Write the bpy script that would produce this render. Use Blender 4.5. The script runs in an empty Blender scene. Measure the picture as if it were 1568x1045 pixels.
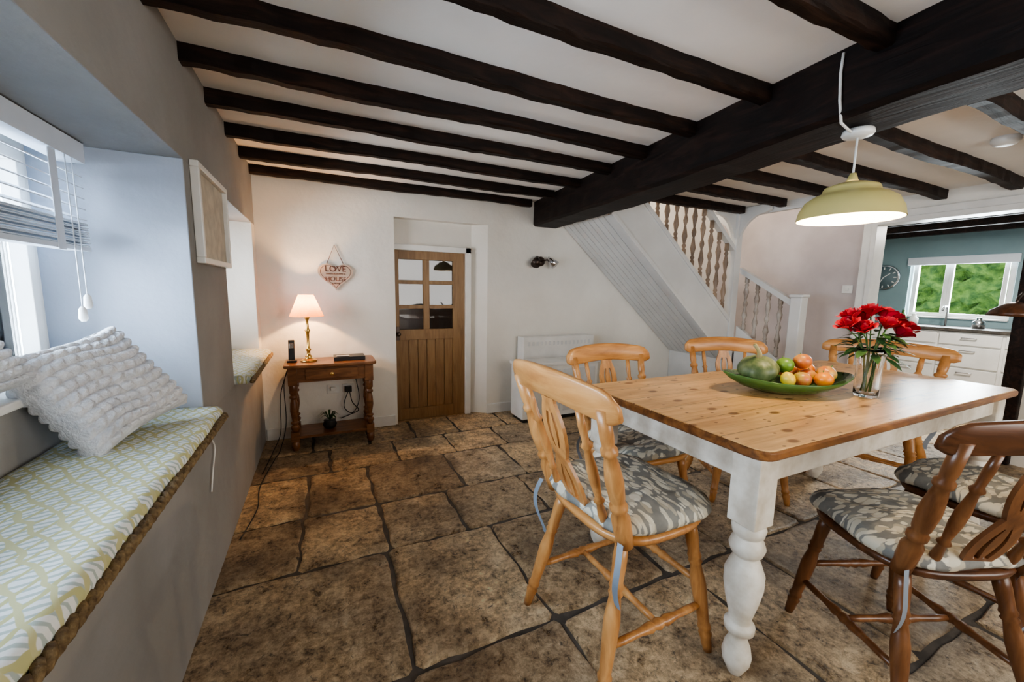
import bpy, math, random, bmesh
from mathutils import Vector, Matrix
random.seed(7)
V=Vector
# ---------------------------------------------------------------- materials
def newmat(name):
    m=bpy.data.materials.new(name); m.use_nodes=True
    nt=m.node_tree; b=nt.nodes['Principled BSDF']
    return m,nt,b
def N(nt,t,**kw):
    n=nt.nodes.new(t)
    for k,v in kw.items():
        if k in n.inputs: n.inputs[k].default_value=v
        else: setattr(n,k,v)
    return n
def c4(c): return (c[0],c[1],c[2],1)
def ramp(nt,fac,stops):
    r=nt.nodes.new('ShaderNodeValToRGB')
    els=r.color_ramp.elements
    while len(els)<len(stops): els.new(.5)
    for e,(p,c) in zip(els,stops): e.position=p; e.color=c4(c)
    nt.links.new(fac,r.inputs[0]); return r.outputs[0]
def coords(nt,scale=(1,1,1),rot=(0,0,0)):
    tc=nt.nodes.new('ShaderNodeTexCoord'); mp=nt.nodes.new('ShaderNodeMapping')
    mp.inputs['Scale'].default_value=scale; mp.inputs['Rotation'].default_value=rot
    nt.links.new(tc.outputs['Object'],mp.inputs[0]); return mp.outputs[0]
def noise(nt,vec,scale=5,detail=6,rough=.55,dist=0):
    n=N(nt,'ShaderNodeTexNoise'); n.inputs['Scale'].default_value=scale; n.inputs['Detail'].default_value=detail
    n.inputs['Roughness'].default_value=rough; n.inputs['Distortion'].default_value=dist
    nt.links.new(vec,n.inputs['Vector']); return n.outputs['Fac']
def bump(nt,b,h,strength=.3,dist=.01):
    n=N(nt,'ShaderNodeBump'); n.inputs['Strength'].default_value=strength; n.inputs['Distance'].default_value=dist
    nt.links.new(h,n.inputs['Height']); nt.links.new(n.outputs[0],b.inputs['Normal'])
def mixc(nt,fac,a,b_,mode='MIX'):
    mx=N(nt,'ShaderNodeMix',data_type='RGBA',blend_type=mode)
    if isinstance(fac,(int,float)): mx.inputs[0].default_value=fac
    else: nt.links.new(fac,mx.inputs[0])
    for i,x in((6,a),(7,b_)):
        if isinstance(x,tuple): mx.inputs[i].default_value=c4(x)
        else: nt.links.new(x,mx.inputs[i])
    return mx.outputs[2]
def M(name,c1,c2=None,scale=4,rough=.6,bs=.2,bscale=30,bd=.004,metal=0,stretch=(1,1,1),spec=None):
    m,nt,b=newmat(name)
    if c2 is None: c2=tuple(x*.88 for x in c1)
    vec=coords(nt,stretch)
    f=noise(nt,vec,scale)
    nt.links.new(ramp(nt,f,[(.35,c1),(.65,c2)]),b.inputs['Base Color'])
    b.inputs['Roughness'].default_value=rough; b.inputs['Metallic'].default_value=metal
    if spec is not None: b.inputs['Specular IOR Level'].default_value=spec
    if bs>0: bump(nt,b,noise(nt,vec,bscale),bs,bd)
    return m
def wood(name,light,mid,dark,stretch=(1,12,12),rough=.35,knots=False,seam=None,bs=.15,spec=.5):
    m,nt,b=newmat(name)
    vec=coords(nt,stretch)
    f=noise(nt,vec,2.2,8,.6,1.2)
    col=ramp(nt,f,[(.3,dark),(.5,mid),(.7,light)])
    if knots:
        big=noise(nt,coords(nt,(1.2,3,1)),2.5,3)
        col=mixc(nt,1.0,col,ramp(nt,big,[(.35,(.82,.77,.70)),(.65,(1.12,1.12,1.08))]),'MULTIPLY')
        for sc,a,bb in((4.2,.07,.13),(9,.05,.09)):
            v2=coords(nt,(1,1.7,1)); vo=N(nt,'ShaderNodeTexVoronoi',voronoi_dimensions='2D'); vo.inputs['Scale'].default_value=sc; nt.links.new(v2,vo.inputs['Vector'])
            k=ramp(nt,vo.outputs['Distance'],[(a,(.9,.9,.9)),(bb,(.0,.0,.0))])
            sep=N(nt,'ShaderNodeSeparateColor'); nt.links.new(vo.outputs['Color'],sep.inputs[0])
            gt=N(nt,'ShaderNodeMath',operation='GREATER_THAN'); nt.links.new(sep.outputs[0],gt.inputs[0]); gt.inputs[1].default_value=.4
            mm=N(nt,'ShaderNodeMath',operation='MULTIPLY'); nt.links.new(k,mm.inputs[0]); nt.links.new(gt.outputs[0],mm.inputs[1])
            col=mixc(nt,mm.outputs[0],col,(.18,.07,.025))
    if seam:
        tc=nt.nodes.new('ShaderNodeTexCoord'); sp=N(nt,'ShaderNodeSeparateXYZ'); nt.links.new(tc.outputs['Object'],sp.inputs[0])
        d=N(nt,'ShaderNodeMath',operation='DIVIDE'); nt.links.new(sp.outputs[1],d.inputs[0]); d.inputs[1].default_value=seam
        fr=N(nt,'ShaderNodeMath',operation='FRACT'); nt.links.new(d.outputs[0],fr.inputs[0])
        lt=N(nt,'ShaderNodeMath',operation='LESS_THAN'); nt.links.new(fr.outputs[0],lt.inputs[0]); lt.inputs[1].default_value=.022
        col=mixc(nt,lt.outputs[0],col,tuple(x*.3 for x in mid))
    nt.links.new(col,b.inputs['Base Color']); b.inputs['Roughness'].default_value=rough; b.inputs['Specular IOR Level'].default_value=spec
    bump(nt,b,f,bs,.003)
    return m

plaster=M('plaster_white',(.84,.81,.75),(.77,.74,.68),2,.85,.5,6,.018)
plaster_shade=M('plaster_white_shaded',(.33,.32,.305),(.27,.26,.245),2,.85,.45,7,.014)  # same white plaster; grey of the backlit wall put into the colour
plaster_blue_spill=M('plaster_blue_spill',(.44,.48,.55),(.38,.42,.49),2,.85,.4,8,.012)  # blue window light on the reveal mixed into the colour
ceilm=M('ceiling_white',(.90,.87,.83),(.82,.79,.75),1.5,.9,.35,5,.012)
mauve=M('wall_mauve',(.64,.58,.57),(.52,.46,.45),2,.85,.15,10,.006)
teal=M('wall_teal',(.26,.36,.38),(.22,.31,.33),2,.8,.1,10,.004)
oakdark=wood('beam_dark_oak',(.040,.018,.011),(.014,.007,.005),(.004,.002,.002),(1.2,9,9),.6,bs=.9,spec=.25)
oakdarkY=wood('main_beam_dark_oak',(.028,.013,.009),(.010,.005,.004),(.003,.002,.002),(9,1.2,9),.6,bs=.9,spec=.25)
whitep=M('white_gloss_paint',(.82,.81,.78),(.73,.72,.69),6,.35,.1,20,.003)
whitewood=M('white_painted_pine',(.78,.73,.64),(.56,.49,.39),11,.45,.4,25,.005)
stairwhite=M('stair_white_paint',(.70,.70,.69),(.63,.63,.62),3,.5,.1,12,.003)
pine=wood('chair_pine',(.60,.31,.115),(.47,.22,.075),(.31,.13,.042),(10,10,1.6),.32)
pineH=wood('chair_pine_rail',(.62,.32,.12),(.51,.24,.08),(.36,.15,.05),(1.6,10,10),.32)
pineD=wood('chair_pine_darker',(.22,.095,.037),(.15,.06,.023),(.09,.034,.013),(10,10,1.6),.32)  # darker variant of the chair pine, for the near-side chairs
pineHD=wood('chair_pine_rail_darker',(.15,.06,.026),(.09,.035,.015),(.045,.018,.008),(1.6,10,10),.32)  # darker variant of the rail pine
tabletop=wood('tabletop_pine',(.80,.53,.27),(.70,.43,.20),(.55,.30,.12),(1.1,14,6),.28,knots=True,seam=.154)
tabedge=wood('table_edge_pine',(.36,.16,.05),(.22,.09,.03),(.10,.04,.016),(2,8,8),.35)
dooroak=wood('door_oak',(.32,.19,.08),(.26,.145,.058),(.19,.10,.038),(12,12,1.2),.45)
sideoak=wood('side_table_oak',(.26,.115,.045),(.17,.07,.027),(.09,.035,.014),(2,9,9),.3)
balu=M('baluster_backlit_tone',(.34,.25,.18),(.17,.12,.085),5,.45,.2,20,.003)  # white balusters; brown backlit tone painted into the colour
balug=M('baluster_grey_paint',(.50,.46,.42),(.28,.23,.19),8,.45,.2,20,.003)
black=M('black_plastic',(.015,.015,.016),None,5,.35,0)
brass=M('brass',(.72,.48,.18),(.6,.38,.13),5,.28,0,metal=1)
chrome=M('chrome',(.6,.6,.62),None,5,.2,0,metal=1)
bronze=M('dark_bronze',(.08,.06,.05),None,5,.35,0,metal=.8)
grout=M('grout_dark',(.12,.10,.08),(.055,.045,.036),8,.9,.5,40,.01)
cream=M('lamp_cream_enamel',(.58,.50,.20),(.54,.46,.18),5,.3,0)
creamin=M('lamp_inside_white',(.9,.88,.8),None,5,.5,0)
green=M('bowl_green_glaze',(.08,.18,.05),(.05,.12,.03),4,.15,.1,30,.002)
ribbon=M('ribbon_grey',(.25,.29,.34),(.19,.22,.26),8,.8,.2,60,.002)
pictm=M('picture_print',(.62,.55,.44),(.45,.40,.32),14,.6,0)
stem=M('stem_green',(.07,.16,.03),(.04,.10,.02),12,.5,0)
leafm=M('leaf_green',(.05,.12,.035),(.03,.08,.02),12,.45,.1)
rosem=M('rose_red',(.50,.012,.035),(.26,.006,.016),14,.5,.2,40,.003)
signm=M('heart_sign_wood',(.60,.46,.36),(.48,.36,.27),9,.7,.2,25,.003)
signt=M('sign_lettering_brown',(.15,.06,.04),None,5,.7,0)
blindm=M('blind_slat_white',(.70,.74,.80),(.64,.68,.74),5,.4,0)
worktop=M('worktop_dark',(.10,.085,.07),(.05,.045,.04),25,.3,0)
hedge=M('hedge_green',(.20,.34,.06),(.06,.14,.03),9,.8,1,16,.08)
bagm=M('grey_bag_fabric',(.06,.07,.09),(.03,.035,.045),12,.8,.3,30,.01)

def glassmat(name,col=(1,1,1),rough=0.0,ior=1.45):
    m,nt,b=newmat(name)
    b.inputs['Base Color'].default_value=c4(col); b.inputs['Roughness'].default_value=rough
    b.inputs['Transmission Weight'].default_value=1; b.inputs['IOR'].default_value=ior
    return m
glass=glassmat('clear_glass')
def thin_glass():
    m=bpy.data.materials.new('window_glass'); m.use_nodes=True; nt=m.node_tree; nt.nodes.clear()
    o=N(nt,'ShaderNodeOutputMaterial'); t=N(nt,'ShaderNodeBsdfTransparent'); g=N(nt,'ShaderNodeBsdfGlossy'); g.inputs['Roughness'].default_value=.02
    mx=N(nt,'ShaderNodeMixShader'); fr=N(nt,'ShaderNodeFresnel'); fr.inputs[0].default_value=1.45
    nt.links.new(fr.outputs[0],mx.inputs[0]); nt.links.new(t.outputs[0],mx.inputs[1]); nt.links.new(g.outputs[0],mx.inputs[2]); nt.links.new(mx.outputs[0],o.inputs[0]); return m
wglass=thin_glass()
def emis(name,col,s):
    m,nt,b=newmat(name); b.inputs['Base Color'].default_value=c4(col); b.inputs['Emission Color'].default_value=c4(col); b.inputs['Emission Strength'].default_value=s; return m
bulb=emis('bulb_warm',(1,.80,.55),25)
def shade_mat():
    m=bpy.data.materials.new('lamp_shade_fabric'); m.use_nodes=True; nt=m.node_tree; nt.nodes.clear()
    o=N(nt,'ShaderNodeOutputMaterial'); d=N(nt,'ShaderNodeBsdfDiffuse'); t=N(nt,'ShaderNodeBsdfTranslucent')
    vec=coords(nt,(1,1,1)); n=noise(nt,vec,60)
    c=ramp(nt,n,[(.3,(.80,.34,.11)),(.7,(.72,.28,.08))])
    nt.links.new(c,d.inputs[0]); nt.links.new(c,t.inputs[0])
    mx=N(nt,'ShaderNodeMixShader'); mx.inputs[0].default_value=.35
    nt.links.new(d.outputs[0],mx.inputs[1]); nt.links.new(t.outputs[0],mx.inputs[2]); nt.links.new(mx.outputs[0],o.inputs[0]); return m
shadem=shade_mat()

def stone():
    m,nt,b=newmat('flagstone')
    vec=coords(nt); geo=N(nt,'ShaderNodeNewGeometry')
    big=noise(nt,vec,2.2,3,.55,.4); mid=noise(nt,vec,10,8,.75,.3); fine=noise(nt,vec,38,8,.8,.2); pit=noise(nt,vec,22,8,.8,.8)
    av=N(nt,'ShaderNodeMath',operation='ADD'); nt.links.new(mid,av.inputs[0]); nt.links.new(fine,av.inputs[1])
    hv=N(nt,'ShaderNodeMath',operation='MULTIPLY'); nt.links.new(av.outputs[0],hv.inputs[0]); hv.inputs[1].default_value=.5
    col=ramp(nt,hv.outputs[0],[(.41,(.17,.125,.085)),(.46,(.46,.36,.245)),(.52,(.70,.58,.42)),(.58,(.92,.82,.65))])
    tint=ramp(nt,big,[(.32,(.50,.46,.43)),(.48,(.92,.86,.79)),(.66,(1.18,1.11,1.0))])
    isl=ramp(nt,geo.outputs['Random Per Island'],[(0,(.60,.57,.55)),(.35,(1.0,.92,.80)),(.7,(1.14,1.08,.97)),(1,(.82,.81,.80))])
    c2=mixc(nt,1.0,mixc(nt,1.0,col,tint,'MULTIPLY'),isl,'MULTIPLY')
    pr=ramp(nt,pit,[(.36,(.9,.9,.9)),(.43,(0,0,0))])
    c3=mixc(nt,pr,c2,(.065,.048,.036))
    nt.links.new(c3,b.inputs['Base Color'])
    rr=N(nt,'ShaderNodeMapRange'); rr.inputs[1].default_value=.35; rr.inputs[2].default_value=.65; rr.inputs[3].default_value=.25; rr.inputs[4].default_value=.55; nt.links.new(mid,rr.inputs[0]); nt.links.new(rr.outputs[0],b.inputs['Roughness'])
    ad=N(nt,'ShaderNodeMath',operation='ADD'); nt.links.new(pit,ad.inputs[0]); nt.links.new(av.outputs[0],ad.inputs[1])
    bump(nt,b,ad.outputs[0],.9,.02)
    return m
stonem=stone()

def floral():
    m,nt,b=newmat('floral_cushion_fabric')
    vec=coords(nt,(1,1,1))
    nn=N(nt,'ShaderNodeTexNoise'); nn.inputs['Scale'].default_value=10; nt.links.new(vec,nn.inputs[0])
    mv=mixc(nt,.06,vec,nn.outputs['Color'])
    def leaf(rot,sc,a=.26,bb=.30):
        mp=nt.nodes.new('ShaderNodeMapping'); mp.inputs['Scale'].default_value=(1,2.4,0); mp.inputs['Rotation'].default_value=(0,0,rot); nt.links.new(mv,mp.inputs[0])
        vo=N(nt,'ShaderNodeTexVoronoi',voronoi_dimensions='2D'); vo.inputs['Scale'].default_value=sc; nt.links.new(mp.outputs[0],vo.inputs['Vector'])
        return ramp(nt,vo.outputs['Distance'],[(a,(1,1,1)),(bb,(0,0,0))])
    base=ramp(nt,noise(nt,vec,12),[(.4,(.17,.165,.15)),(.6,(.25,.24,.21))])
    c=mixc(nt,leaf(.7,15),base,(.42,.37,.28)); c=mixc(nt,leaf(2.2,14),c,(.56,.51,.40)); c=mixc(nt,leaf(1.35,19,.2,.24),c,(.62,.58,.47))
    nt.links.new(c,b.inputs['Base Color']); b.inputs['Roughness'].default_value=.9
    bump(nt,b,noise(nt,vec,140),.2,.002); return m
floralm=floral()

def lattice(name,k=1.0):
    m,nt,b=newmat(name)
    def lines(rot,scale,w,dist):
        v=coords(nt,(1,1,1),(0,0,rot)); wv=N(nt,'ShaderNodeTexWave'); wv.inputs['Scale'].default_value=scale; wv.inputs['Distortion'].default_value=dist; wv.inputs['Detail Scale'].default_value=2.2; wv.inputs['Detail'].default_value=1
        nt.links.new(v,wv.inputs['Vector']); return ramp(nt,wv.outputs['Fac'],[(1-w,(0,0,0)),(1-w*.6,(1,1,1))])
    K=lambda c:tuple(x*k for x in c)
    a=lines(.35,9,.17,2.2); c=lines(2.5,8,.15,2.6); d=lines(1.25,17,.40,2.)
    x=mixc(nt,d,K((.78,.80,.78)),K((.44,.51,.48)))
    x=mixc(nt,a,x,K((.52,.51,.26))); x=mixc(nt,c,x,K((.56,.54,.30)))
    nt.links.new(x,b.inputs['Base Color']); b.inputs['Roughness'].default_value=.9
    bump(nt,b,noise(nt,coords(nt),90),.2,.002); return m
latt=lattice('seat_fabric_lattice'); latt2=lattice('far_seat_fabric_darkened',.72)  # far seat: same fabric, darkened in colour against window overexposure
braid=M('braid_trim_brown',(.26,.18,.09),(.09,.055,.025),60,.8,.8,70,.01)
knit=M('knitted_wool_white',(.84,.84,.86),(.66,.67,.70),26,.95,1,110,.012)

# ---------------------------------------------------------------- mesh builder
class MB:
    def __init__(s): s.v=[];s.f=[];s.fm=[];s.sm=[];s.mats=[]
    def mi(s,m):
        if m not in s.mats: s.mats.append(m)
        return s.mats.index(m)
    def add(s,vs,fs,m,sm=False):
        o=len(s.v); s.v+= [tuple(p) for p in vs]; i=s.mi(m)
        for f in fs: s.f.append([a+o for a in f]); s.fm.append(i); s.sm.append(sm)
    def box(s,x0,x1,y0,y1,z0,z1,m):
        vs=[(x,y,z) for z in(z0,z1) for y in(y0,y1) for x in(x0,x1)]
        s.add(vs,[(0,2,3,1),(4,5,7,6),(0,1,5,4),(2,6,7,3),(0,4,6,2),(1,3,7,5)],m)
    def obox(s,c,size,R,m):
        vs=[V(c)+R@V((sx*size[0]/2,sy*size[1]/2,sz*size[2]/2)) for sz in(-1,1) for sy in(-1,1) for sx in(-1,1)]
        s.add(vs,[(0,2,3,1),(4,5,7,6),(0,1,5,4),(2,6,7,3),(0,4,6,2),(1,3,7,5)],m)
    def loft(s,rings,m,sm=True,cap=True,close=False):
        n=len(rings[0]); vs=[p for r in rings for p in r]; fs=[]
        R=len(rings)
        for i in range(R if close else R-1):
            j=(i+1)%R
            for k in range(n):
                l=(k+1)%n; fs.append((i*n+k,i*n+l,j*n+l,j*n+k))
        if cap and not close: fs.append(tuple(range(n))[::-1]); fs.append(tuple((R-1)*n+k for k in range(n)))
        s.add(vs,fs,m,sm)
    def lathe(s,p0,p1,prof,m,seg=18,cap=True,sm=True):
        p0=V(p0);p1=V(p1);d=(p1-p0).normalized()
        a=d.orthogonal().normalized(); b=d.cross(a)
        s.loft([[p0+(p1-p0)*t+(a*math.cos(2*math.pi*k/seg)+b*math.sin(2*math.pi*k/seg))*r for k in range(seg)] for t,r in prof],m,sm,cap)
    def tube(s,pts,r,m,seg=8,close=False):
        pts=[V(p) for p in pts]; rings=[]; n=len(pts)
        a=None
        for i,p in enumerate(pts):
            t=((pts[min(i+1,n-1)]-pts[max(i-1,0)])).normalized()
            if a is None: a=t.orthogonal().normalized()
            a=(a-t*a.dot(t)); a=a.normalized() if a.length>1e-5 else t.orthogonal().normalized()
            b=t.cross(a); rr=r[i] if isinstance(r,(list,tuple)) else r
            rings.append([p+(a*math.cos(2*math.pi*k/seg)+b*math.sin(2*math.pi*k/seg))*rr for k in range(seg)])
        s.loft(rings,m)
    def ell(s,c,r,m,nu=20,nv=12,R=None,fn=None):
        c=V(c); rings=[]
        for j in range(1,nv):
            ph=math.pi*j/nv-math.pi/2; ring=[]
            for k in range(nu):
                th=2*math.pi*k/nu; f=fn(th,ph) if fn else 1
                p=V((math.cos(th)*math.cos(ph)*r[0]*f,math.sin(th)*math.cos(ph)*r[1]*f,math.sin(ph)*r[2]))
                if R: p=R@p
                ring.append(c+p)
            rings.append(ring)
        s.loft(rings,m)
    def prism(s,poly,off,m,sm=False):
        off=V(off); a=[V(p) for p in poly]; s.loft([a,[p+off for p in a]],m,sm)
    def patch(s,grid,m,sm=True):
        n=len(grid[0]); vs=[p for r in grid for p in r]
        s.add(vs,[(i*n+k,i*n+k+1,(i+1)*n+k+1,(i+1)*n+k) for i in range(len(grid)-1) for k in range(n-1)],m,sm)
    def mesh(s,name):
        me=bpy.data.meshes.new(name); me.from_pydata(s.v,[],s.f)
        for m in s.mats: me.materials.append(m)
        me.polygons.foreach_set('material_index',s.fm); me.polygons.foreach_set('use_smooth',s.sm)
        bm=bmesh.new(); bm.from_mesh(me); bmesh.ops.recalc_face_normals(bm,faces=bm.faces); bm.to_mesh(me); bm.free(); me.update(); return me
    def build(s,name,loc=(0,0,0),rz=0,bevel=0,parent=None,seg=2):
        return place(s.mesh(name),name,loc,rz,bevel,parent,seg)
def place(me,name,loc=(0,0,0),rz=0,bevel=0,parent=None,seg=2,scale=None):
    o=bpy.data.objects.new(name,me); bpy.context.scene.collection.objects.link(o)
    o.location=loc; o.rotation_euler=(0,0,rz)
    if scale: o.scale=scale
    if bevel:
        b=o.modifiers.new('bevel','BEVEL'); b.width=bevel; b.segments=seg; b.limit_method='ANGLE'; b.angle_limit=math.radians(50)
    if parent: o.parent=parent
    return o
def sup(cx,cy,rx,ry,z,n=40,p=4,fn=None):
    r=[]
    for k in range(n):
        t=2*math.pi*k/n; c=math.cos(t); q=math.sin(t)
        x=math.copysign(abs(c)**(2/p),c)*rx; y=math.copysign(abs(q)**(2/p),q)*ry
        r.append(V((cx+x,cy+y,z+(fn(x,y) if fn else 0))))
    return r

# ---------------------------------------------------------------- room shell
fb=MB(); 
rows=[(-1.6,-.9),(-.9,-.2),(-.2,.52),(.52,1.22),(1.22,1.93),(1.93,2.40),(2.40,2.97),(2.97,3.40),(3.40,3.95)]
cols={3:[-.5,.22,.81,1.5],4:[-.5,.25,.80,1.42],5:[-.5,-.14,.27,.68,1.2],6:[-.5,-.12,.26,.83,1.3],7:[-.5,.02,.5,.95,1.4],8:[-.5,-.1,.33,.72,1.12,1.6]}
for i,(y0,y1) in enumerate(rows):
    xs=list(cols.get(i,[-.5]))
    while xs[-1]<8.0: xs.append(xs[-1]+random.uniform(.4,.72))
    for a,b in zip(xs[:-1],xs[1:]):
        g=.007; j=lambda:random.uniform(-.007,.007)
        c=[(a+g+j(),y0+g+j()),(b-g+j(),y0+g+j()),(b-g+j(),y1-g+j()),(a+g+j(),y1-g+j())]
        cx=sum(p[0] for p in c)/4; cy=sum(p[1] for p in c)/4; zz=random.uniform(-.004,.002)
        out=[]
        for k in range(4):
            p=c[k]; q=c[(k+1)%4]
            for t in (.03,.1,.2,.3,.4,.5,.6,.7,.8,.9,.97):
                w=.005*math.sin(t*13+k*2+i+a*5)+random.uniform(-.003,.003)
                out.append((p[0]+(q[0]-p[0])*t+(w if k%2 else 0),p[1]+(q[1]-p[1])*t+(0 if k%2 else w)))
        def ins(d,z):
            r=[]
            for x,y in out:
                vx,vy=cx-x,cy-y; L=math.hypot(vx,vy); r.append(V((x+vx/L*d,y+vy/L*d,z)))
            return r
        rings=[ins(0,-.03),ins(0,-.010+zz),ins(.006,-.003+zz),ins(.018,zz)]
        n=len(out); vs=[p for r in rings for p in r]; fs=[]
        for q in range(3):
            for k in range(n): l=(k+1)%n; fs.append((q*n+k,q*n+l,(q+1)*n+l,(q+1)*n+k))
        fs.append(tuple(3*n+k for k in range(n)))
        fb.add(vs,fs,stonem,False)
fb.box(-.95,8.0,-1.7,4.95,-.06,-.010,grout)
fb.build('floor')

W=MB()
W.box(-.95,-.46,-1.6,3.8,0,.745,plaster_shade)
W.box(-.95,-.45,-1.6,3.8,1.77,2.3,plaster_shade)
W.box(-.95,-.45,-1.6,.2,.745,1.77,plaster_shade)
W.box(-.95,-.45,1.979,2.62,.745,1.77,plaster_shade)
W.box(-.95,-.451,1.975,1.98,.745,1.77,plaster_blue_spill)
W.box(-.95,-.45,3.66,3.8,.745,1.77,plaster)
W.box(-.95,-.76,.2,1.975,.745,.96,plaster_shade)
W.box(-.95,-.80,2.62,3.66,.745,.90,plaster)
W.build('wall_left',bevel=.004,seg=2)

W=MB()
W.box(-.95,.62,3.8,4.1,0,3.4,plaster); W.box(1.53,4.95,3.8,4.1,0,3.4,plaster); W.box(.62,1.53,3.8,4.1,1.93,3.4,plaster)
W.box(.62,1.53,3.9,4.1,1.70,1.93,plaster); W.box(1.37,1.53,3.9,4.1,0,1.70,plaster)
W.prism([(1.53,3.8,0),(1.39,3.9,0),(1.53,3.9,0)],(0,0,1.93),plaster)
W.build('wall_back',bevel=0)
DY=2.07
W=MB()
W.box(4.85,4.97,DY,3.8,0,3.4,mauve); W.box(4.85,4.97,-1.6,1.10,0,2.3,plaster); W.box(4.85,4.97,1.10,DY,1.985,3.4,plaster)
W.build('wall_right')
W=MB()
W.box(-.95,1.0,-1.8,-1.6,0,2.3,plaster); W.box(3.6,5.1,-1.8,-1.6,0,2.3,plaster); W.box(1.0,3.6,-1.8,-1.6,0,.8,plaster); W.box(1.0,3.6,-1.8,-1.6,1.95,2.3,plaster)  # unseen rear wall; its window opening is made up for the fill light
W.build('wall_rear')
CZ=2.205
C=MB()
C.box(-.95,4.95,-1.7,2.1,CZ,2.3,ceilm); C.box(-.95,2.4,2.1,3.8,CZ,2.3,ceilm); C.box(2.4,4.15,2.1,2.97,CZ,2.3,ceilm)
C.build('ceiling')
C=MB()
C.box(2.3,2.4,2.0,3.8,2.3,3.4,plaster); C.box(2.4,4.85,2.0,2.1,2.3,3.4,plaster); C.box(2.3,4.97,2.0,4.1,3.4,3.5,ceilm)
C.build('wall_stairwell')
C=MB(); C.box(.2,1.9,4.9,4.95,0,2.2,mauve); C.box(.15,.2,4.1,4.95,0,2.2,mauve); C.box(1.9,1.95,4.1,4.95,0,2.2,mauve); C.box(.15,1.95,4.1,4.95,2.2,2.25,mauve); C.build('wall_hall')

def joist(mb,x0,x1,y,w,z0,z1):
    n=40; rings=[]
    ph=random.uniform(0,9)
    for i in range(n+1):
        x=x0+(x1-x0)*i/n
        a=.006*math.sin(x*3.1+ph)+random.uniform(-.003,.003); b=.004*math.sin(x*4.3+ph*2)+random.uniform(-.003,.003); e=random.uniform(-.003,.003)
        hw=w/2; c=.007
        rings.append([V((x,y-hw+a,z1)),V((x,y-hw+a+e,z0+c+b)),V((x,y-hw+c+a,z0+b)),V((x,y+hw-c+a,z0+b)),V((x,y+hw+a-e,z0+c+b)),V((x,y+hw+a,z1))])
    mb.loft(rings,oakdark,False)
jy=[-1.2,-.8,-.4,0,.4,.81,1.24,1.66,2.05,2.44,2.87,3.30,3.73]
for i,y in enumerate(jy):
    mb=MB(); joist(mb,-.455,1.97,y,.058,2.138,CZ+.005); mb.build('ceiling_joist')
for y in [-1.2,-.8,-.4,0,.4,.81,1.22,1.64,2.06]:
    mb=MB(); joist(mb,2.0,4.86,y,.07,2.13,CZ+.005); mb.build('ceiling_joist')
for y in [2.48,2.90]:
    mb=MB(); joist(mb,2.2,4.06,y,.065,2.13,CZ+.005); mb.build('ceiling_joist')
mb=MB(); rings=[]
for i in range(61):
    t=i/60; y=-1.6+5.4*t; cx=1.93+.085*(y-.9)*1.05; a=random.uniform(-.004,.004); b=random.uniform(-.003,.003)+.006*math.sin(y*2.2); h=.145; c=.02
    rings.append([V((cx-h,y,CZ+.005)),V((cx-h+a,y,1.95+c+b)),V((cx-h+c+a,y,1.95+b)),V((cx+h-c+a,y,1.95+b)),V((cx+h+a,y,1.95+c+b)),V((cx+h,y,CZ+.005))])
mb.loft(rings,oakdarkY,False); mb.build('main_ceiling_beam')

mb=MB(); mb.box(-.45,.60,3.782,3.8,0,.10,whitep); mb.build('baseboard_back',bevel=.004)
mb=MB(); mb.box(1.53,4.0,3.782,3.8,0,.10,whitep); mb.build('baseboard_back.001',bevel=.004)
mb=MB(); mb.box(4.83,4.85,2.2,3.75,0,.10,whitep); mb.build('baseboard_right',bevel=.004)

# ---------------------------------------------------------------- oak door
mb=MB(); x0,x1,yf,yb=.632,1.315,3.872,3.91; zt=1.645
pan=[(x0+.035,x0+.265),(x0+.325,x0+.56)]
rows_=[(.90,1.10),(1.135,1.335),(1.37,1.565)]
mb.box(x0,pan[0][0],yf,yb,.01,zt,dooroak); mb.box(pan[1][1],x1,yf,yb,.01,zt,dooroak)
mb.box(pan[0][0],pan[1][1],yf,yb,1.565,zt,dooroak); mb.box(pan[0][0],pan[1][1],yf,yb,.80,.90,dooroak); mb.box(pan[0][0],pan[1][1],yf,yb,.01,.12,dooroak)
mb.box(pan[0][1],pan[1][0],yf+.004,yb,.90,1.565,dooroak)
for a,b in((1.10,1.135),(1.335,1.37)): 
    for p in pan: mb.box(p[0],p[1],yf+.006,yb,a,b,dooroak)
w=(pan[1][1]-pan[0][0])/6
for k in range(6): mb.box(pan[0][0]+k*w+.002,pan[0][0]+(k+1)*w-.002,yf+.015,yb,.12,.80,dooroak)
for p in pan:
    for r in rows_: mb.box(p[0],p[1],yf+.018,yf+.022,r[0],r[1],wglass)
mb.lathe((x0+.02,yf-.001,.86),(x0+.02,yf-.05,.86),[(0,.018),(.15,.018),(.2,.007),(.6,.007),(.7,.018),(.9,.02),(1,.012)],bronze)
mb.box(x0+.005,x0+.035,yf-.003,yf,.80,.93,bronze)
mb.build('door_1',bevel=.004)
mb=MB(); mb.box(.622,.632,3.86,3.9,0,1.70,whitep); mb.box(1.315,1.375,3.85,3.9,0,1.70,whitep); mb.box(.622,1.375,3.85,3.9,1.645,1.70,whitep); mb.box(.622,1.375,3.86,4.0,-.01,.008,dooroak); mb.build('trim_1',bevel=.005)

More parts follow.
